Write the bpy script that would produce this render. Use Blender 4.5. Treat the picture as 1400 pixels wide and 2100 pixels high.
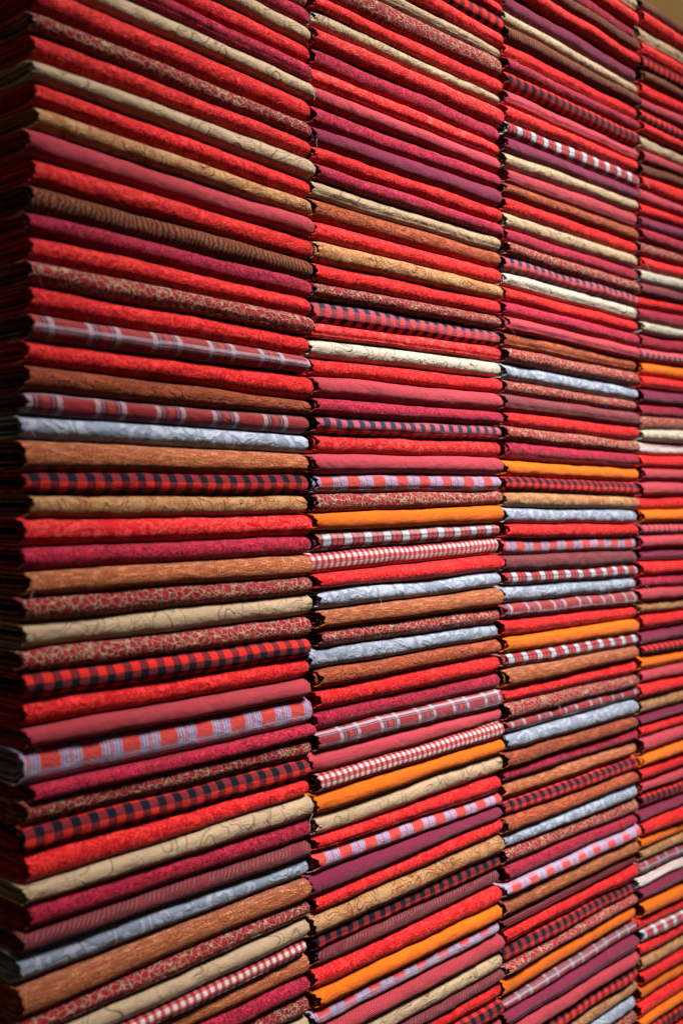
import bpy, math, random
from mathutils import Vector, noise

# ------------------------------------------------------------------ scene, camera, light
scn = bpy.context.scene
for o in list(bpy.data.objects):
    bpy.data.objects.remove(o, do_unlink=True)
COL = scn.collection
scn.render.engine = 'CYCLES'

# picture geometry (pixels of the 1400 x 2100 photograph): focal length, vanishing point, horizon
F, CX, CY, VP, HZ = 2300.0, 700.0, 1050.0, 2760.0, 1025.0
X0PX = 45.0                                    # open end of the first stack
L = math.hypot(VP - CX, F)
SW, CW = (VP - CX) / L, F / L                  # wall direction seen from the camera
KX = 1.394                                     # metres: sets a stack about 0.39 m wide
D0 = KX * F / L                                # camera depth of the open end
xc0 = (X0PX - CX) / F * D0
RIGHT = Vector((SW, -CW, 0)); FWD = Vector((CW, SW, 0))
CAM = Vector((0, 0, 0)) - xc0 * RIGHT - D0 * FWD
CAM.z = 0.0

cam_d = bpy.data.cameras.new('camera')
cam = bpy.data.objects.new('camera', cam_d); COL.objects.link(cam)
cam.location = CAM
cam.rotation_euler = (math.pi / 2, 0, math.atan2(FWD.y, FWD.x) - math.pi / 2)
cam_d.sensor_width = 36.0
cam_d.lens = F / 2100.0 * 36.0
cam_d.shift_y = -(CY - HZ) / 2100.0
cam_d.clip_start = 0.02; cam_d.clip_end = 100
cam_d.dof.use_dof = True
cam_d.dof.focus_distance = 1.42
cam_d.dof.aperture_fstop = 3.6
scn.camera = cam

w = bpy.data.worlds.new('World'); scn.world = w; w.use_nodes = True
w.node_tree.nodes['Background'].inputs[0].default_value = (1.0, 0.80, 0.66, 1)
w.node_tree.nodes['Background'].inputs[1].default_value = 0.042

def spot(name, loc, target, watts, size, angle, blend, col):
    d = bpy.data.lights.new(name, 'SPOT'); d.energy = watts; d.shadow_soft_size = size
    d.spot_size = math.radians(angle); d.spot_blend = blend; d.color = col
    o = bpy.data.objects.new(name, d); COL.objects.link(o); o.location = loc
    o.rotation_euler = (Vector(target) - Vector(loc)).to_track_quat('-Z', 'Y').to_euler()
    return o
spot('ceiling_spot', (0.70, -1.85, 2.95), (0.90, 0.0, -0.03), 2250, 0.55, 37, 1.0, (1.0, 0.94, 0.91))
spot('added_wall_fill', (2.3, -0.25, 2.3), (2.0, 0.25, 1.0), 60, 0.10, 100, 1.0, (1.0, 0.86, 0.66))  # added lamp, brightens the wall above the last stack

vs = scn.view_settings
vs.view_transform = 'Standard'; vs.look = 'None'; vs.exposure = 0.0; vs.gamma = 1.0
vs.use_curve_mapping = False

# ------------------------------------------------------------------ node helpers
class NT:
    def __init__(s, name):
        s.m = bpy.data.materials.new(name); s.m.use_nodes = True
        s.t = s.m.node_tree; s.b = s.t.nodes['Principled BSDF']
        uv = s.n('ShaderNodeUVMap'); uv.uv_map = 'UVMap'
        s.uv = uv.outputs[0]
        sep = s.n('ShaderNodeSeparateXYZ'); s.l(s.uv, sep.inputs[0])
        s.u, s.v = sep.outputs[0], sep.outputs[1]
    def n(s, t): return s.t.nodes.new(t)
    def l(s, a, b): s.t.links.new(a, b)
    def put(s, x, sock):
        if isinstance(x, (int, float)): sock.default_value = x
        elif isinstance(x, tuple): sock.default_value = x if len(sock.default_value) == len(x) else (*x, 1)
        else: s.l(x, sock)
    def M(s, op, a, b=0.0, c=None, clamp=False):
        n = s.n('ShaderNodeMath'); n.operation = op; n.use_clamp = clamp
        s.put(a, n.inputs[0]); s.put(b, n.inputs[1])
        if c is not None: s.put(c, n.inputs[2])
        return n.outputs[0]
    def add(s, a, b): return s.M('ADD', a, b)
    def mul(s, a, b): return s.M('MULTIPLY', a, b)
    def mix(s, f, a, b, blend='MIX'):
        n = s.n('ShaderNodeMix'); n.data_type = 'RGBA'; n.blend_type = blend
        s.put(f, n.inputs[0]); s.put(a, n.inputs[6]); s.put(b, n.inputs[7])
        return n.outputs[2]
    def step(s, x, lo, hi):
        n = s.n('ShaderNodeMapRange'); n.interpolation_type = 'SMOOTHSTEP'
        s.put(x, n.inputs[0]); n.inputs[1].default_value = lo; n.inputs[2].default_value = hi
        n.inputs[3].default_value = 0.0; n.inputs[4].default_value = 1.0
        return n.outputs[0]
    def vec(s, a, b, c=0.0):
        n = s.n('ShaderNodeCombineXYZ'); s.put(a, n.inputs[0]); s.put(b, n.inputs[1]); s.put(c, n.inputs[2])
        return n.outputs[0]
    def sc(s, su, sv, off=0.0): return s.vec(s.add(s.mul(s.u, su), off), s.mul(s.v, sv), off)
    def noise(s, vec, scale=1.0, detail=2.0, rough=0.5, dist=0.0):
        n = s.n('ShaderNodeTexNoise'); s.l(vec, n.inputs['Vector'])
        n.inputs['Scale'].default_value = scale; n.inputs['Detail'].default_value = detail
        n.inputs['Roughness'].default_value = rough; n.inputs['Distortion'].default_value = dist
        return n.outputs['Fac']
    def warp(s, vec, scale, amt):
        n = s.n('ShaderNodeTexNoise'); s.l(vec, n.inputs['Vector']); n.inputs['Scale'].default_value = scale
        n.inputs['Detail'].default_value = 1.0
        a = s.n('ShaderNodeVectorMath'); a.operation = 'SUBTRACT'; s.l(n.outputs['Color'], a.inputs[0]); a.inputs[1].default_value = (.5, .5, .5)
        b = s.n('ShaderNodeVectorMath'); b.operation = 'SCALE'; s.l(a.outputs[0], b.inputs[0]); b.inputs['Scale'].default_value = amt
        c = s.n('ShaderNodeVectorMath'); c.operation = 'ADD'; s.l(vec, c.inputs[0]); s.l(b.outputs[0], c.inputs[1])
        return c.outputs[0]
    def band(s, x, period, lo, hi, phase=0.0, soft=0.02):
        """1 where the fraction of x/period lies in lo..hi"""
        f = s.M('FRACT', s.add(s.mul(x, 1.0 / period), phase + 100.0))
        return s.mul(s.step(f, lo - soft, lo + soft), s.M('SUBTRACT', 1.0, s.step(f, hi - soft, hi + soft)))
    def iso(s, n, level, wdt):
        """thin line along a level of a field"""
        return s.M('SUBTRACT', 1.0, s.step(s.M('ABSOLUTE', s.M('SUBTRACT', n, level)), wdt * 0.4, wdt))
    def swirl(s, scale, turns, dist=1.4, stretch=1.0):
        v = s.warp(s.sc(scale, scale * stretch), 1.3, 0.9)
        n = s.noise(v, 1.0, 0.6, 0.5, dist)
        f = s.M('FRACT', s.mul(n, turns))
        return s.M('ABSOLUTE', s.M('SUBTRACT', s.mul(f, 2.0), 1.0))   # triangle 0..1
    def weave(s, pu, pv):
        a = s.M('SINE', s.mul(s.u, 2 * math.pi / pu)); b = s.M('SINE', s.mul(s.v, 2 * math.pi / pv))
        return s.add(s.mul(s.mul(a, b), 0.5), 0.5)
    def finish(s, col, height=None, hd=0.0004, rough=0.75, sheen=0.3, spec=0.3, fuzz=1.0, tint=(1, .9, .9)):
        oi = s.n('ShaderNodeObjectInfo')
        hs = s.n('ShaderNodeHueSaturation')
        s.l(s.add(s.mul(oi.outputs['Random'], 0.18), 0.60), hs.inputs['Value'])
        # lint, worn fibre and slow unevenness of the dye
        sp = s.noise(s.sc(420, 420), 1.0, 3.0, 0.85)
        sl = s.noise(s.sc(14, 30, 3.1), 1.0, 3.0, 0.6)
        k = s.add(s.mul(s.M('SUBTRACT', sp, 0.5), 1.25 * fuzz), s.add(s.mul(s.M('SUBTRACT', sl, 0.5), 0.35), 1.0))
        c2 = s.mix(1.0, col, s.vec(k, k, k), 'MULTIPLY')
        s.l(c2, hs.inputs['Color'])
        s.l(hs.outputs[0], s.b.inputs['Base Color'])
        s.put(rough, s.b.inputs['Roughness'])
        s.b.inputs['Specular IOR Level'].default_value = spec * .6
        s.l(s.mix(.5, hs.outputs[0], (1, 1, 1)), s.b.inputs['Specular Tint'])
        s.b.inputs['Sheen Weight'].default_value = sheen * .5
        s.b.inputs['Sheen Roughness'].default_value = 0.45
        s.b.inputs['Sheen Tint'].default_value = (*tint, 1)
        fz = s.noise(s.sc(620, 620, 7.7), 1.0, 2.0, 0.65)
        wr = s.noise(s.sc(38, 60, 1.7), 1.0, 3.0, 0.55, 0.6)
        h = s.add(s.mul(fz, 0.9 * fuzz), s.mul(wr, 3.2))
        if height is not None: h = s.add(h, s.mul(height, hd / 0.0005))
        bp = s.n('ShaderNodeBump'); bp.inputs['Distance'].default_value = 0.0012; bp.inputs['Strength'].default_value = 1.0
        s.l(h, bp.inputs['Height']); s.l(bp.outputs[0], s.b.inputs['Normal'])
        return s.m

def m_damask(name, base, light, sc, rough, sheen, spec, dots=False):
    s = NT(name)
    t = s.swirl(sc, 5.0)
    p = s.step(t, 0.42, 0.58)
    if dots:
        vo = s.n('ShaderNodeTexVoronoi'); s.l(s.sc(38, 38), vo.inputs['Vector']); vo.inputs['Scale'].default_value = 1.0
        vo.inputs['Randomness'].default_value = 0.45
        d = s.M('SUBTRACT', 1.0, s.step(vo.outputs['Distance'], 0.18, 0.24))
        p = s.M('MAXIMUM', s.mul(p, 0.6), d)
    col = s.mix(p, base, light)
    return s.finish(col, p, 0.0003, s.add(rough, s.mul(p, -0.14)), sheen, spec)

MAT = {}
MAT['R'] = m_damask('scarlet_damask_cloth', (.56, .006, .010), (.86, .034, .030), 62, .58, .10, .35)
MAT['r'] = m_damask('scarlet_medallion_damask_cloth', (.58, .007, .012), (.86, .075, .062), 50, .56, .10, .35, True)
MAT['M'] = m_damask('crimson_damask_cloth', (.20, .002, .013), (.56, .012, .060), 120, .7, .22, .3)

def mk(code, name):
    def deco(fn):
        s = NT(name); MAT[code] = fn(s); return fn
    return deco

def scroll(s, base, line, pale):
    n = s.noise(s.warp(s.sc(19, 19), 0.9, 0.8), 1.0, 0.3, 0.5, 1.6)
    msk = s.step(s.noise(s.sc(13, 13, 5.0), 1.0, 0.0), 0.40, 0.50)
    ln = s.mul(s.M('MAXIMUM', s.iso(n, 0.46, 0.016), s.iso(n, 0.60, 0.014)), msk)
    n2 = s.noise(s.warp(s.sc(26, 26, 9.0), 1.1, 0.8), 1.0, 0.3, 0.5, 1.4)
    ln2 = s.mul(s.iso(n2, 0.5, 0.016), s.M('SUBTRACT', 1.0, msk))
    col = s.mix(s.mul(ln, .30), base, line); col = s.mix(s.mul(ln2, .55), col, pale)
    return s.finish(col, s.M('MAXIMUM', ln, ln2), 0.0009, 0.42, .15, .5, 0.55, (1, .96, .88))
@mk('B', 'beige_scroll_satin')
def _(s): return scroll(s, (.47, .335, .205), (.15, .085, .04), (.62, .49, .32))
@mk('W', 'lit_beige_scroll_satin')  # beige satin in bright light, the brightness put into a paler colour
def _(s): return scroll(s, (.50, .45, .355), (.26, .19, .12), (.74, .69, .58))

@mk('K', 'crackle_print_cloth')
def _(s):
    v = s.warp(s.sc(120, 135), 1.2, 0.9)
    vo = s.n('ShaderNodeTexVoronoi'); vo.feature = 'DISTANCE_TO_EDGE'; s.l(v, vo.inputs['Vector']); vo.inputs['Scale'].default_value = 1.0
    n = s.noise(s.sc(60, 60), 1.0, 2.0)
    ln = s.M('SUBTRACT', 1.0, s.step(s.M('DIVIDE', vo.outputs[0], s.add(n, 0.5)), 0.025, 0.105))
    red = s.mix(s.step(s.noise(s.sc(240, 240), 1.0, 2.0), .4, .62), (.22, .008, .018), (.38, .022, .036))
    return s.finish(s.mix(ln, red, (.44, .28, .17)), ln, 0.0009, .75, .15, .25)

@mk('G', 'gold_brocade_cloth')
def _(s):
    sp = s.step(s.noise(s.sc(330, 520), 1.0, 2.0, .6), .42, .62)
    base = s.mix(sp, (.34, .11, .035), (.50, .27, .10))
    big = s.step(s.noise(s.sc(40, 40), 1.0, 1.0), .42, .58)
    base = s.mix(s.mul(big, .5), base, (.52, .32, .14))
    n = s.noise(s.warp(s.sc(30, 30, 2.0), 1.0, .9), 1.0, .4, .5, 1.5)
    ln = s.M('MAXIMUM', s.iso(n, .45, .022), s.iso(n, .58, .018))
    return s.finish(s.mix(s.mul(ln, .65), base, (.25, .035, .03)), ln, -.0008, .55, .2, .45)

def weavecloth(s, a, b, pu=.0032, pv=.0030, sheen=.18, tint=(1, .75, .8), spec=.22):
    wv = s.weave(pu, pv)
    return s.finish(s.mix(s.step(wv, .3, .7), a, b), wv, .0003, .85, sheen, spec, .8, tint)
@mk('D', 'dusty_rose_weave')
def _(s): return weavecloth(s, (.24, .012, .022), (.66, .088, .115))
@mk('V', 'plum_weave')
def _(s): return weavecloth(s, (.10, .005, .022), (.28, .028, .075), sheen=.25, tint=(1, .8, .9))
@mk('O', 'plain_orange_weave')
def _(s): return weavecloth(s, (.62, .090, .003), (.92, .20, .010), sheen=.2, tint=(1, .8, .5), spec=.3)

@mk('A', 'tan_orange_chenille')
def _(s):
    st = s.noise(s.warp(s.sc(60, 300), .6, .6), 1.0, 3.0, .6)
    sp = s.noise(s.sc(480, 700), 1.0, 2.0, .7)
    f = s.step(s.add(s.mul(st, .42), s.mul(sp, .58)), .42, .58)
    return s.finish(s.mix(f, (.46, .092, .026), (.84, .30, .125)), f, .0010, .85, .15, .2)

@mk('N', 'brown_ripple_cloth')
def _(s):
    v = s.warp(s.sc(1, .45), 30, .016)
    sep = s.n('ShaderNodeSeparateXYZ'); s.l(v, sep.inputs[0])
    t = s.M('SINE', s.mul(s.add(sep.outputs[0], s.mul(s.noise(s.sc(28, 60), 1.0, 2.0), .02)), 2 * math.pi / .0062))
    f = s.step(t, -.2, .7)
    return s.finish(s.mix(f, (.23, .060, .022), (.075, .020, .012)), f, -.0007, .75, .15, .25)
@mk('U', 'rust_swirl_cloth')
def _(s):
    n = s.noise(s.warp(s.sc(26, 70), 1.0, 1.0), 1.0, 1.0, .5, 1.0)
    f = s.M('MAXIMUM', s.iso(n, .42, .03), s.M('MAXIMUM', s.iso(n, .52, .03), s.iso(n, .62, .03)))
    return s.finish(s.mix(s.mul(f, .65), (.38, .082, .030), (.16, .026, .014)), f, -.0006, .75, .15, .25)

@mk('L', 'pale_blue_grey_jacquard')
def _(s):
    t = s.swirl(26, 3.0, 1.8); p = s.step(t, .40, .62)
    fine = s.step(s.swirl(60, 7.0, 1.2), .35, .65)
    c = s.mix(p, (.21, .25, .335), (.36, .405, .50)); c = s.mix(s.mul(fine, .15), c, (.52, .56, .63))
    return s.finish(c, p, .0003, .55, .3, .3, .6, (.9, .95, 1))

@mk('F', 'buffalo_check_flannel')
def _(s):
    a = s.band(s.u, .0208, 0, .5); b = s.band(s.v, .0208, 0, .5, .1)
    c = s.mix(a, (.74, .030, .022), (.20, .020, .028))
    d = s.mix(a, (.20, .020, .028), (.008, .011, .018))
    return s.finish(s.mix(b, c, d), s.weave(.0016, .0016), .0001, .9, .08, .15, 1.2)

@mk('f', 'navy_and_rose_check_flannel')
def _(s):
    a = s.band(s.u, .0208, 0, .5); b = s.band(s.v, .0208, 0, .5, .1)
    c = s.mix(a, (.74, .075, .075), (.34, .065, .10)); d = s.mix(a, (.44, .085, .12), (.022, .040, .075))
    return s.finish(s.mix(b, c, d), s.weave(.0016, .0016), .0001, .9, .15, .15, 1.2)

@mk('Q', 'coral_and_blue_madras_plaid')
def _(s):
    u = s.band(s.u, .048, .18, .70, 0, .05); v = s.band(s.v, .048, .0, .5, .2, .05)
    fu = s.band(s.u, .0040, 0, .4, 0, .1); fv = s.band(s.v, .0040, 0, .4, 0, .1)
    blue = s.mix(fu, (.26, .22, .42), (.44, .47, .60)); cor = s.band(s.u, .048, .41, .45)
    blue = s.mix(cor, blue, (.72, .12, .07))
    c = s.mix(s.mul(u, .88), (.62, .060, .052), blue)
    vb = s.mix(fv, (.28, .26, .44), (.42, .48, .60))
    return s.finish(s.mix(s.mul(v, .5), c, vb), s.weave(.0016, .0016), .0001, .8, .3, .25)

@mk('Y', 'red_and_grey_tartan')
def _(s):
    def lines(x, ph):
        return s.M('MAXIMUM', s.M('MAXIMUM', s.band(x, .077, .06, .14, ph, .01), s.band(x, .077, .48, .56, ph, .01)), s.mul(s.M('MAXIMUM', s.band(x, .077, .18, .20, ph, .006), s.band(x, .077, .42, .44, ph, .006)), .6))
    def dark(x, ph):
        return s.M('MAXIMUM', s.band(x, .077, .16, .24, ph, .01), s.band(x, .077, .39, .47, ph, .01))
    thin = s.M('MAXIMUM', s.band(s.u, .077, .29, .305, 0, .006), s.band(s.u, .077, .335, .35, 0, .006))
    c = s.mix(s.mul(dark(s.u, 0), .75), (.34, .022, .026), (.08, .022, .05))
    c = s.mix(s.mul(thin, .6), c, (.70, .16, .10))
    tw = s.band(s.add(s.u, s.v), .0022, 0, .5, 0, .1)
    c = s.mix(s.mul(lines(s.u, 0), s.add(s.mul(tw, .3), .45)), c, (.55, .53, .62))
    c = s.mix(s.mul(dark(s.mul(s.v, 1.7), .35), .6), c, (.05, .03, .07))
    c = s.mix(s.mul(lines(s.mul(s.v, 1.7), .35), s.add(s.mul(tw, .3), .4)), c, (.50, .54, .64))
    return s.finish(c, tw, .0004, .8, .3, .25)

@mk('X', 'white_red_and_navy_check')
def _(s):
    def part(x, ph):
        w = s.band(x, .038, 0, .36, ph); d = s.band(s.add(x, .002), .038 * .64 / 2.0, 0, .001)
        k = s.M('MAXIMUM', s.band(x, .038, .37, .45, ph), s.M('MAXIMUM', s.band(x, .038, .63, .71, ph), s.band(x, .038, .91, .99, ph)))
        return w, k
    wu, ku = part(s.u, 0); wv, kv = part(s.v, .55)
    c = s.mix(ku, (.58, .035, .035), (.035, .025, .05)); c = s.mix(wu, c, (.52, .53, .56))
    c2 = s.mix(ku, (.20, .02, .03), (.02, .018, .03)); c2 = s.mix(wu, c2, (.22, .20, .26))
    c = s.mix(s.mul(kv, .85), c, c2)
    c = s.mix(s.mul(wv, .25), c, (.7, .66, .68))
    return s.finish(c, s.weave(.0016, .0016), .0001, .85, .3, .2)

@mk('H', 'red_gingham')
def _(s):
    a = s.band(s.u, .0105, 0, .5, 0, .04); b = s.band(s.v, .0105, 0, .5, .3, .04)
    c = s.mix(a, (.74, .70, .68), (.55, .11, .12)); d = s.mix(a, (.56, .15, .15), (.38, .008, .02))
    return s.finish(s.mix(b, c, d), s.weave(.0016, .0016), .0003, .8, .2, .25)

@mk('Z', 'mauve_diagonal_stripe_cloth')
def _(s):
    x = s.add(s.add(s.u, s.mul(s.v, .75)), s.mul(s.noise(s.sc(70, 70), 1.0, 2.0), .008))
    f = s.mul(s.band(x, .0058, 0, .16, 0, .1), s.step(s.noise(s.sc(30, 30, 4.), 1.0, 1.0), .36, .52))
    return s.finish(s.mix(s.mul(f, .75), (.17, .024, .034), (.48, .19, .16)), f, .0007, .75, .2, .25)
@mk('E', 'dark_red_ribbed_cloth')
def _(s):
    r = s.add(s.mul(s.M('SINE', s.mul(s.v, 2 * math.pi / .0034)), .5), .5)
    return s.finish(s.mix(r, (.10, .006, .012), (.28, .018, .030)), r, .0013, .8, .35, .25)
@mk('S', 'white_and_red_striped_cloth')
def _(s):
    st = s.M('MAXIMUM', s.band(s.v, .016, 0, .14, .1, .03), s.band(s.v, .016, .26, .31, .1, .03))
    return s.finish(s.mix(s.mul(st, .85), (.70, .66, .64), (.50, .05, .06)), st, .0003, .75, .25, .25)

# ------------------------------------------------------------------ setting
def box(bm_v, bm_f, x0, x1, y0, y1, z0, z1):
    b = len(bm_v)
    bm_v += [(x, y, z) for z in (z0, z1) for y in (y0, y1) for x in (x0, x1)]
    bm_f += [tuple(b + i for i in q) for q in ((0, 2, 3, 1), (4, 5, 7, 6), (0, 1, 5, 4), (2, 6, 7, 3), (0, 4, 6, 2), (1, 3, 7, 5))]
def mesh_obj(name, v, f, mat, parent=None, uv=None, smooth=True):
    me = bpy.data.meshes.new(name); me.from_pydata(v, [], f)
    if uv is not None:
        lay = me.uv_layers.new(name='UVMap')
        li = [0] * len(me.loops); me.loops.foreach_get('vertex_index', li)
        flat = []
        for i in li: flat += uv[i]
        lay.data.foreach_set('uv', flat)
    if smooth: me.polygons.foreach_set('use_smooth', [True] * len(me.polygons))
    me.materials.append(mat); me.update()
    o = bpy.data.objects.new(name, me); COL.objects.link(o); o.parent = parent
    return o

def wall_material(name, col, sc):
    m = bpy.data.materials.new(name); m.use_nodes = True; t = m.node_tree; b = t.nodes['Principled BSDF']
    tc = t.nodes.new('ShaderNodeTexCoord')
    n = t.nodes.new('ShaderNodeTexNoise'); n.inputs['Scale'].default_value = sc; n.inputs['Detail'].default_value = 6
    t.links.new(tc.outputs['Object'], n.inputs['Vector'])
    r = t.nodes.new('ShaderNodeMapRange'); r.inputs[3].default_value = .8; r.inputs[4].default_value = 1.15
    t.links.new(n.outputs['Fac'], r.inputs[0])
    mx = t.nodes.new('ShaderNodeMix'); mx.data_type = 'RGBA'; mx.blend_type = 'MULTIPLY'; mx.inputs[0].default_value = 1
    mx.inputs[6].default_value = (*col, 1); t.links.new(r.outputs[0], mx.inputs[7])
    t.links.new(mx.outputs[2], b.inputs['Base Color']); b.inputs['Roughness'].default_value = .85
    bp = t.nodes.new('ShaderNodeBump'); bp.inputs['Distance'].default_value = .002; bp.inputs['Strength'].default_value = .4
    t.links.new(n.outputs['Fac'], bp.inputs['Height']); t.links.new(bp.outputs[0], b.inputs['Normal'])
    return m

DEPTH = 0.24            # how far a folded cloth reaches back
ZTOP, ZBASE = 0.93, -1.02
v, f = [], []; box(v, f, -1.2, 4.2, DEPTH + .012, DEPTH + .10, ZBASE - .05, 2.6)
o = mesh_obj('wall', v, f, wall_material('beige_plaster', (.52, .33, .10), 60), smooth=False); o['kind'] = 'structure'
v, f = [], []; box(v, f, -.25, 2.35, -.06, DEPTH + .012, ZBASE - .05, ZBASE)
o = mesh_obj('shelf', v, f, wall_material('dark_wood', (.10, .045, .02), 25), smooth=False); o['kind'] = 'structure'

# ------------------------------------------------------------------ the stacks, read off the photograph
# cloth code, top edge (photo rows) near the open end and near the far end of the stack
def _parse(s): return [(a.split()[0], float(a.split()[1]), float(a.split()[2])) for a in s.split(';')]
COLS = [_parse(s) for s in (
    'G -311 -20;M -271 12;B -227 46;R -179 84;M -123 128;B -81 161;R -33 199;K 30 247;R 69 279;B 125 319;R 171 364;G 222 406;D 269 441;R 325 483;N 381 528;M 437 567;R 482 608;K 537 645;R 587 685;Y 643 727;R 697 766;U 750 819;Y 805 849;L 851 890;A 902 931;F 968 973;G 1012 1015;R 1062 1055;M 1121 1097;A 1169 1138;K 1219 1182;B 1276 1220;K 1330 1262;F 1376 1309;R 1434 1350;D 1487 1392;Q 1533 1432;M 1608 1487;K 1643 1517;F 1689 1558;R 1750 1601;B 1807 1635;M 1848 1682;Z 1905 1727;L 1947 1762;A 2010 1802;K 2077 1847;B 2118 1884;H 2170 1927;A 2205 1959;M 2255 2005;K 2300 2043;B 2350 2088',
    'R -200 2;F -172 24;R -131 61;B -88 91;K -55 113;R -1 153;B 28 187;R 65 212;M 104 254;R 147 287;D 184 318;M 221 350;V 266 382;R 307 421;M 341 452;B 377 482;U 412 511;R 457 548;G 497 581;R 540 612;K 582 646;F 615 674;R 665 710;W 694 741;R 735 773;D 771 804;M 816 843;F 852 872;R 891 904;D 932 937;Q 971 973;K 1011 1007;O 1051 1034;X 1089 1074;H 1132 1102;R 1174 1140;L 1208 1172;A 1249 1206;K 1290 1247;L 1328 1282;U 1371 1312;R 1411 1346;M 1457 1382;Y 1497 1415;D 1539 1455;H 1581 1483;O 1620 1517;B 1665 1550;R 1711 1592;Q 1737 1632;V 1787 1659;R 1830 1685;G 1867 1717;F 1912 1761;Z 1942 1787;R 1979 1822;O 2020 1858;Q 2062 1894;D 2101 1924;B 2138 1962;Z 2180 1998;R 2213 2020;F 2245 2055;D 2290 2095',
    'B -160 -10;R -130 19;M -100 49;N -73 78;R -43 101;V -8 132;B 32 165;N 62 191;R 96 213;M 128 243;F 156 265;D 192 300;R 224 326;X 256 351;V 287 382;B 318 407;D 352 431;U 381 465;R 408 492;B 441 519;M 472 548;K 502 575;F 530 602;W 562 626;R 592 654;M 620 681;D 652 709;U 683 736;K 715 761;L 747 792;K 782 821;Z 810 845;R 846 872;K 875 903;M 906 929;O 943 959;F 979 987;G 1008 1020;L 1040 1044;R 1074 1075;Q 1104 1099;Z 1138 1128;X 1172 1159;L 1198 1183;Y 1237 1212;R 1268 1244;O 1303 1270;X 1337 1300;A 1368 1327;R 1409 1353;K 1437 1385;Y 1473 1412;L 1500 1434;U 1536 1471;M 1571 1497;A 1600 1524;F 1637 1556;U 1671 1587;L 1704 1610;K 1731 1642;M 1766 1673;Q 1802 1694;A 1830 1727;E 1877 1758;R 1898 1777;F 1928 1812;K 1970 1838;O 1992 1861;Y 2038 1892;V 2062 1922;D 2095 1956;F 2138 1987;G 2178 2021;L 2205 2046;K 2245 2082',
    'N 8 47;R 32 77;B 65 107;R 96 136;F 123 160;N 154 188;R 180 213;D 208 237;F 232 267;R 262 297;B 285 318;D 317 345;N 342 367;R 367 389;D 394 422;R 422 446;V 448 469;M 475 495;K 501 525;R 530 547;W 557 572;Z 585 601;R 610 624;M 635 647;W 662 677;M 687 697;F 717 727;O 742 752;R 772 781;V 799 806;M 829 834;K 854 859;W 881 882;S 905 911;R 934 937;D 960 962;D 986 989;R 1020 1016;O 1045 1043;F 1073 1070;D 1097 1096;V 1126 1122;R 1151 1149;M 1180 1174;D 1205 1202;G 1234 1227;R 1258 1251;V 1291 1279;F 1321 1309;O 1342 1332;D 1371 1357;R 1397 1385;G 1429 1411;V 1462 1442;R 1482 1462;D 1507 1487;O 1540 1516;R 1566 1542;D 1597 1572;F 1621 1599;V 1653 1627;R 1678 1649;O 1707 1682;G 1735 1707;Y 1757 1727;S 1789 1757;V 1812 1778;O 1838 1807;R 1874 1843;X 1897 1865;R 1923 1890;G 1950 1914;R 1983 1946;O 2008 1968;R 2042 2000;O 2073 2027;F 2093 2047;R 2135 2087',
    )]
XS = [(75, 610), (660, 1000), (1050, 1285), (1330, 1398)]          # photo columns where the rows above were read
EDGE = [(45, 630), (635, 1021), (1026, 1300), (1305, 1503)]        # ends of each stack
LEFTPX = [[58, 58, 58, 58, 58, 58, 62, 57, 60, 54, 61, 62, 45, 60, 54, 50, 60, 50, 55, 54, 46, 45, 44, 42, 42, 43, 55, 42, 40, 47, 40, 43, 36, 42, 43, 44, 35, 58, 48, 40, 48, 42, 50, 38, 35, 34, 30, 34, 34, 34, 34, 34, 34],
          [633, 633, 633, 633, 633, 634, 633, 634, 632, 632, 634, 631, 632, 632, 637, 632, 632, 634, 634, 639, 632, 632, 632, 631, 632, 635, 633, 639, 643, 632, 635, 636, 635, 640, 627, 638, 644, 645, 647, 630, 642, 645, 642, 640, 628, 643, 637, 636, 637, 637, 628, 640, 630, 637, 640, 637, 639, 635, 638, 638, 638, 638, 638, 638], None, None]
RIGHTPX = [[625, 628, 632, 631, 631, 637, 629, 630, 634, 636, 627, 630, 634, 636, 637, 634, 630, 632, 629, 628, 637, 632, 631, 631, 625, 627, 627, 632, 630, 632, 629, 632, 631, 629, 627, 628, 634, 638, 633, 631, 628, 634, 634, 627, 628, 627, 627, 625, 621, 627, 629, 628, 632], None, None, None]
MEDALLION = [(1, 7), (1, 9), (1, 22), (1, 28), (0, 27)]


# ------------------------------------------------------------------ build
YC = 0.008              # depth of the seam between two cloths behind the folds' fronts
def unproject(px, py):
    d = RIGHT * ((px - CX) / F) + FWD + Vector((0, 0, (HZ - py) / F))
    t = (YC - CAM.y) / d.y
    return CAM + d * t

rnd = random.Random(7)
def seam(col, xl, xr, yl, yr, seed):
    a, b = unproject(xl, yl), unproject(xr, yr)
    return (a.x, a.z, b.x, b.z, seed)
def seam_z(sm, x):
    ax, az, bx, bz, sd = sm
    t = (x - ax) / (bx - ax)
    z = az + (bz - az) * t
    return z + 0.0019 * noise.noise(Vector((x * 9.0, sd * 3.7, 0.3))) + 0.0007 * noise.noise(Vector((x * 30.0, sd * 5.1, 2.3)))

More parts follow.
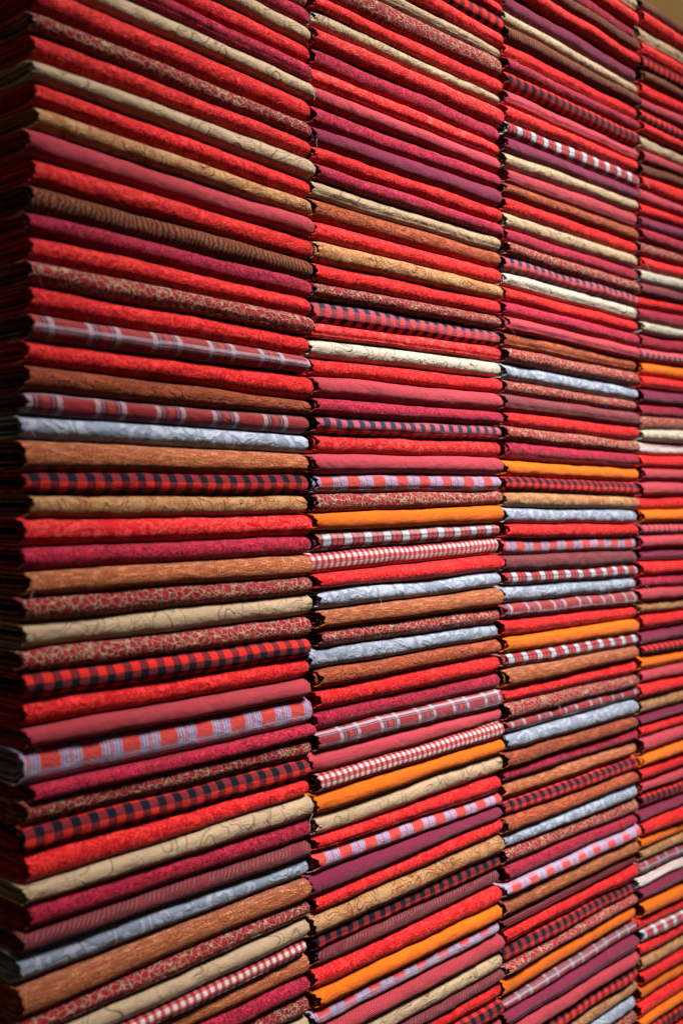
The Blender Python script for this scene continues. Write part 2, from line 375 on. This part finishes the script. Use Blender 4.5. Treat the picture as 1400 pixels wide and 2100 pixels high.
NA = 9                  # half the points round the nose
TOOTH = 0.0021
def cloth(code, neat, zt, zb, xl, xr, seed, root):
    """outer fold: a sheet wrapped round the front, open and pinked at its left end, rounded at its right"""
    R = random.Random(seed * 31 + 5)
    # stations along x: dense near the ends
    n = 44
    ts = [0, .004, .011, .021, .035] + [.055 + .885 * i / n for i in range(n + 1)] + [.958, .972, .984, .993, 1.0]
    flat = R.uniform(2.0, 2.3); push = R.uniform(-.005, .003); depth_k = R.uniform(.50, .70)
    crease = R.random() < .35; cs = R.uniform(.60, .78); ca = R.uniform(.0008, .002)
    bite = R.uniform(.002, .008); bite_s = R.uniform(.4, .62); flare = R.uniform(-.003, .003); kleft = R.uniform(.82, 1.0); lip = R.uniform(-.002, .003)
    droop = R.uniform(-.12, .06); roundr = R.uniform(.55, .85)
    u0, v0 = R.uniform(0, 9), R.uniform(0, 9)
    back = [1.0, .55, .25, .1]
    prof = []           # (kind, value)
    for b in back: prof.append((b, 'T'))
    for i in range(2 * NA + 1): prof.append((i / (2 * NA), 'N'))
    for b in reversed(back): prof.append((b, 'B'))
    V, UV, Fc = [], [], []
    np_ = len(prof)
    for ti, t in enumerate(ts):
        x = xl + (xr - xl) * t
        top, bot = seam_z(zt, x) - .00025, seam_z(zb, x) + .00025
        h = max(top - bot, .006); mid = (top + bot) / 2
        a = depth_k * h
        # right end tucks in, left end opens slightly
        d_r = (xr - x)
        kr = 1.0
        if d_r < .014: kr = roundr + (1 - roundr) * math.sqrt(max(0, 1 - (1 - d_r / .014) ** 2))
        if t < .05: kr = kleft + (1 - kleft) * math.sqrt(t / .05)
        hh = h * kr; fr = (1 - kr) * .011
        wob = .0028 * noise.noise(Vector((x * 9, seed * 2.3, 5.))) + .0011 * noise.noise(Vector((x * 41, seed * 1.3, 9.)))
        y_front = push + wob + fr
        arc = 0.0; prev = None
        for pi, (s, k) in enumerate(prof):
            if k == 'N':
                th = math.pi * (s - .5)            # -90 top .. +90 bottom
                cz, cy = -math.sin(th), math.cos(th)
                ez = math.copysign(abs(cz) ** (2 / flat), cz); ey = abs(cy) ** (2 / flat)
                y = y_front + a * (1 - ey); z = mid + hh / 2 * ez + droop * h * .25 * ey
                if crease: y += ca * math.exp(-((s - cs) / .035) ** 2)
                # small irregular puckers
                y += .0007 * noise.noise(Vector((x * 60, s * 5 + seed, 1.)))
                zz = (-1, 0, 1, 0)[(pi + seed) % 4]
                lx = zz * TOOTH + bite * math.exp(-((s - bite_s) / .22) ** 2) + flare * (1 - s)
                if neat: lx *= .5
                lx += .0035 * (.5 if neat else 1) * noise.noise(Vector((s * 4, seed * 1.9, 4.)))
                rx = -zz * TOOTH * .35
            else:
                zz = 1 if pi % 2 else -1
                y = y_front + a + s * (DEPTH - a - y_front - .002)
                z = mid + (hh / 2 if k == 'T' else -hh / 2)
                lx = zz * .001; rx = 0
            fall = max(0, 1 - t / .05)
            xx = x + lx * fall + (rx * max(0, 1 - (1 - t) / .03))
            p = (xx, y, z)
            if prev: arc += math.dist((prev[1], prev[2]), (y, z))
            prev = p
            V.append(p); UV.append((xx + u0, arc + v0 if k != 'T' else arc + v0))
        if ti:
            o0, o1 = (ti - 1) * np_, ti * np_
            for i in range(np_ - 1):
                Fc.append((o0 + i, o0 + i + 1, o1 + i + 1, o1 + i))
    # keep the print level along the cloth: measure v from the front of the nose
    mid_i = len(back) + NA
    for ti in range(len(ts)):
        c = UV[ti * np_ + mid_i][1]
        for i in range(np_):
            q = UV[ti * np_ + i]; UV[ti * np_ + i] = (q[0], q[1] - c + v0)
    # closed far end
    last = (len(ts) - 1) * np_
    Fc.append(tuple(last + i for i in range(np_)))
    o = mesh_obj('outer_fold', V, Fc, MAT[code], root, UV)
    sd = o.modifiers.new('cloth_thickness', 'SOLIDIFY'); sd.thickness = .0012; sd.offset = -1
    # nested layers seen at the open end
    for li, kk in enumerate((.70, .36)):
        V, UV, Fc = [], [], []
        rec = R.uniform(.000, .006) + li * .0015
        for ti, t in enumerate((0, .01, .05, .3, .6, .97)):
            x = xl + (xr - xl) * t
            top, bot = seam_z(zt, x), seam_z(zb, x)
            h = max(top - bot, .006); mid = (top + bot) / 2; hh = h * kk; a = .5 * hh
            yf = push + h * (1 - kk) * .55 + .003
            pr = [(DEPTH - .006, .5)] + [(yf + a + .05, .5)]
            for i in range(9):
                th = math.pi * (i / 8 - .5); pr.append((yf + a * (1 - math.cos(th)), -math.sin(th) * .5))
            pr += [(yf + a + .05, -.5), (DEPTH - .006, -.5)]
            for i, (y, e) in enumerate(pr):
                lx = (rec + (TOOTH * .6 if i % 2 else -TOOTH * .6)) * max(0, 1 - t / .02) if t < .02 else 0
                V.append((x + lx + .001, y, mid + e * hh)); UV.append((x + u0, i * .006 + v0))
            if ti:
                m = len(pr)
                for i in range(m - 1): Fc.append(((ti - 1) * m + i, (ti - 1) * m + i + 1, ti * m + i + 1, ti * m + i))
        ol = mesh_obj('inner_layer', V, Fc, MAT[code], root, UV)
        sd = ol.modifiers.new('cloth_thickness', 'SOLIDIFY'); sd.thickness = .0011; sd.offset = 0

def thread(root, mat, p, seed):
    R = random.Random(seed); pts = []
    q = Vector(p); d = Vector((R.uniform(-1, 1), -.5, R.uniform(-1, .2))).normalized()
    for i in range(9):
        pts.append(q.copy()); d = (d + Vector((R.uniform(-.5, .5), R.uniform(-.2, .15), R.uniform(-.55, .3)))).normalized(); q += d * R.uniform(.0012, .0028)
    V, Fc = [], []
    for i, c in enumerate(pts):
        for k in range(4):
            th = k * math.pi / 2; V.append((c.x + .00022 * math.cos(th), c.y + .00022 * math.sin(th), c.z + .0001 * (k % 2)))
        if i:
            for k in range(4): Fc.append(((i - 1) * 4 + k, (i - 1) * 4 + (k + 1) % 4, i * 4 + (k + 1) % 4, i * 4 + k))
    return mesh_obj('loose_thread', V, Fc, mat, root, [(x[0], x[2]) for x in V])

LOOK = {'R': 'scarlet damask', 'r': 'medallion scarlet', 'M': 'crimson damask', 'B': 'beige scroll', 'W': 'lit-beige scroll',
        'K': 'crackle print', 'G': 'gold brocade', 'D': 'dusty rose', 'V': 'plum', 'O': 'plain orange', 'A': 'tan chenille',
        'N': 'brown ripple', 'U': 'rust swirl', 'L': 'pale grey-blue', 'F': 'buffalo check', 'f': 'navy-rose check', 'Q': 'coral-blue plaid',
        'Y': 'red tartan', 'X': 'white-navy check', 'H': 'red gingham', 'Z': 'mauve striped', 'E': 'dark red ribbed', 'S': 'white striped'}
STACK = ['stack at the open end', 'second stack from the open end', 'third stack from the open end', 'fourth stack from the open end']
GROUP = 'folded cloths stacked against the wall'

def fillers(rows, xl, xr, col):
    """carry a stack on past the frame to the shelf below and to its top"""
    rows = list(rows); R = random.Random(40 + col)
    pick = lambda prev: R.choice([c for c in 'RRRMMBKGDDNUFVYOA' if c != prev])
    k = (VP - xr) / (VP - xl); n0 = len(rows)
    while True:
        c, yl, yr = rows[0]
        p = 51 * (VP - xl) / (VP - 75)
        if unproject(xr, yr).z > ZTOP - .012 or col == 3 or len(rows) - n0 >= 2: break
        rows.insert(0, (pick(c), yl - p * 1.0, yr - p * k))
    nxt = None
    while True:
        c, yl, yr = rows[-1]
        p = 49 * (VP - xl) / (VP - 75)
        z = min(unproject(xl, yl + p).z, unproject(xr, yr + p * k).z)
        if z < ZBASE + .026: break
        # fade the lean of the stack out towards the level shelf
        yl2 = yl + p; yr2 = yr + p * k
        zl, zr = unproject(xl, yl2).z, unproject(xr, yr2).z
        g = .12 * (zr - zl)
        yl2 -= g / 2 * F / D0 / ((VP - X0PX) / (VP - xl)) ; yr2 += g / 2 * F / D0 / ((VP - X0PX) / (VP - xr))
        rows.append((pick(c), yl2, yr2))
    return rows

things = []
for ci, (src, (xl, xr)) in enumerate(zip(COLS, XS)):
    rows = fillers(src, xl, xr, ci)
    first = rows.index(src[0])
    for j, (c, yl, yr) in enumerate(src):
        if c == 'R' and (ci, j) in MEDALLION: c = 'r'
        if c == 'F' and (ci, yl) in ((1, 615), (1, 852), (2, 530), (3, 717), (3, 1073)): c = 'f'
        rows[first + j] = (c, yl, yr)
    R = random.Random(100 + ci)
    seams = [seam(ci, xl, xr, yl, yr, ci * 200 + i) for i, (c, yl, yr) in enumerate(rows)]
    base_a, base_b = unproject(xl, HZ), unproject(xr, HZ)
    seams.append((base_a.x, ZBASE + .0005, base_b.x, ZBASE + .0005, None))
    for i, (c, yl, yr) in enumerate(rows):
        j = i - first
        lp = LEFTPX[ci][j] if LEFTPX[ci] and 0 <= j < len(LEFTPX[ci]) else EDGE[ci][0] + R.uniform(-3, 4)
        rp = RIGHTPX[ci][j] if RIGHTPX[ci] and 0 <= j < len(RIGHTPX[ci]) else EDGE[ci][1] + R.uniform(-3, 3)
        x0, x1 = unproject(lp, HZ).x, unproject(rp, HZ).x
        things.append((ci, i, j, c, seams[i], seams[i + 1], x0, x1, rows))

_sz = seam_z
def seam_z(sm, x):
    return sm[1] if sm[4] is None else _sz(sm, x)

def lab(c): return LOOK[c]
used = {}
for k, (ci, i, j, c, zt, zb, x0, x1, rows) in enumerate(things):
    code = c
    up = rows[i - 1][0] if i else None; dn = rows[i + 1][0] if i + 1 < len(rows) else None
    root = bpy.data.objects.new('folded_fabric', None); COL.objects.link(root)
    root.empty_display_size = .02
    root['category'] = 'fabric'; root['group'] = GROUP
    if up and dn: t = f'{lab(code)} cloth between {lab(up)} and {lab(dn)}, {STACK[ci]}'
    elif up: t = f'{lab(code)} cloth lying on the shelf, {STACK[ci]}'
    else: t = f'{lab(code)} cloth topmost in its pile, {STACK[ci]}'
    used.setdefault(t, []).append((root, i, rows, ci, code))
    cx, cz = (x0 + x1) / 2, seam_z(zb, (x0 + x1) / 2)
    cloth(code, ci == 0, zt, zb, x0, x1, k + 1, root)
    if k % 6 == 1:
        rr = random.Random(k)
        xx = rr.choice([x0 + .004, x1 - .006, x0 + .008, x0 + (x1 - x0) * rr.random()])
        thread(root, MAT[rr.choice([code, 'W', 'R'])], (xx, -.004, seam_z(zb, xx) + .006), k)
    root.location = (cx, 0.0, cz)
    for ch in root.children: ch.matrix_parent_inverse.identity(); ch.location = (-cx, 0, -cz)

# labels that are still shared: tell them apart by the cloths one step further on
for t, lst in used.items():
    if len(lst) == 1:
        lst[0][0]['label'] = t; continue
    for root, i, rows, ci, code in lst:
        root['label'] = None
    seen = {}
    for root, i, rows, ci, code in lst:
        opts = []
        for d, wd in ((2, 'two'), (3, 'three'), (4, 'four'), (5, 'five')):
            for sgn, wrd in ((-1, 'below'), (1, 'above')):
                q = i + sgn * d
                if 0 <= q < len(rows): opts.append((rows[q][0], d, sgn, f'{wd} {wrd} {lab(rows[q][0])}'))
        pick = None
        for oc, d, sgn, ph in opts:
            if all(r2 is root or not (0 <= i2 + sgn * d < len(rows)) or rows[i2 + sgn * d][0] != oc for r2, i2, *_ in lst):
                pick = ph; break
        up = lab(rows[i - 1][0]); dn = lab(rows[i + 1][0])
        st = ['end stack', 'second stack from end', 'third stack from end', 'fourth stack from end'][ci]
        lb = f'{lab(code)} cloth between {up} and {dn}, {pick}, {st}' if pick else t
        if len(lb.split()) > 16: lb = f'{lab(code)} cloth below {up}, {pick}, {STACK[ci]}'
        root['label'] = lb
print('CLOTHS', len(things), 'tris approx', sum(len(o.data.polygons) * 2 for o in bpy.data.objects if o.type == 'MESH'))
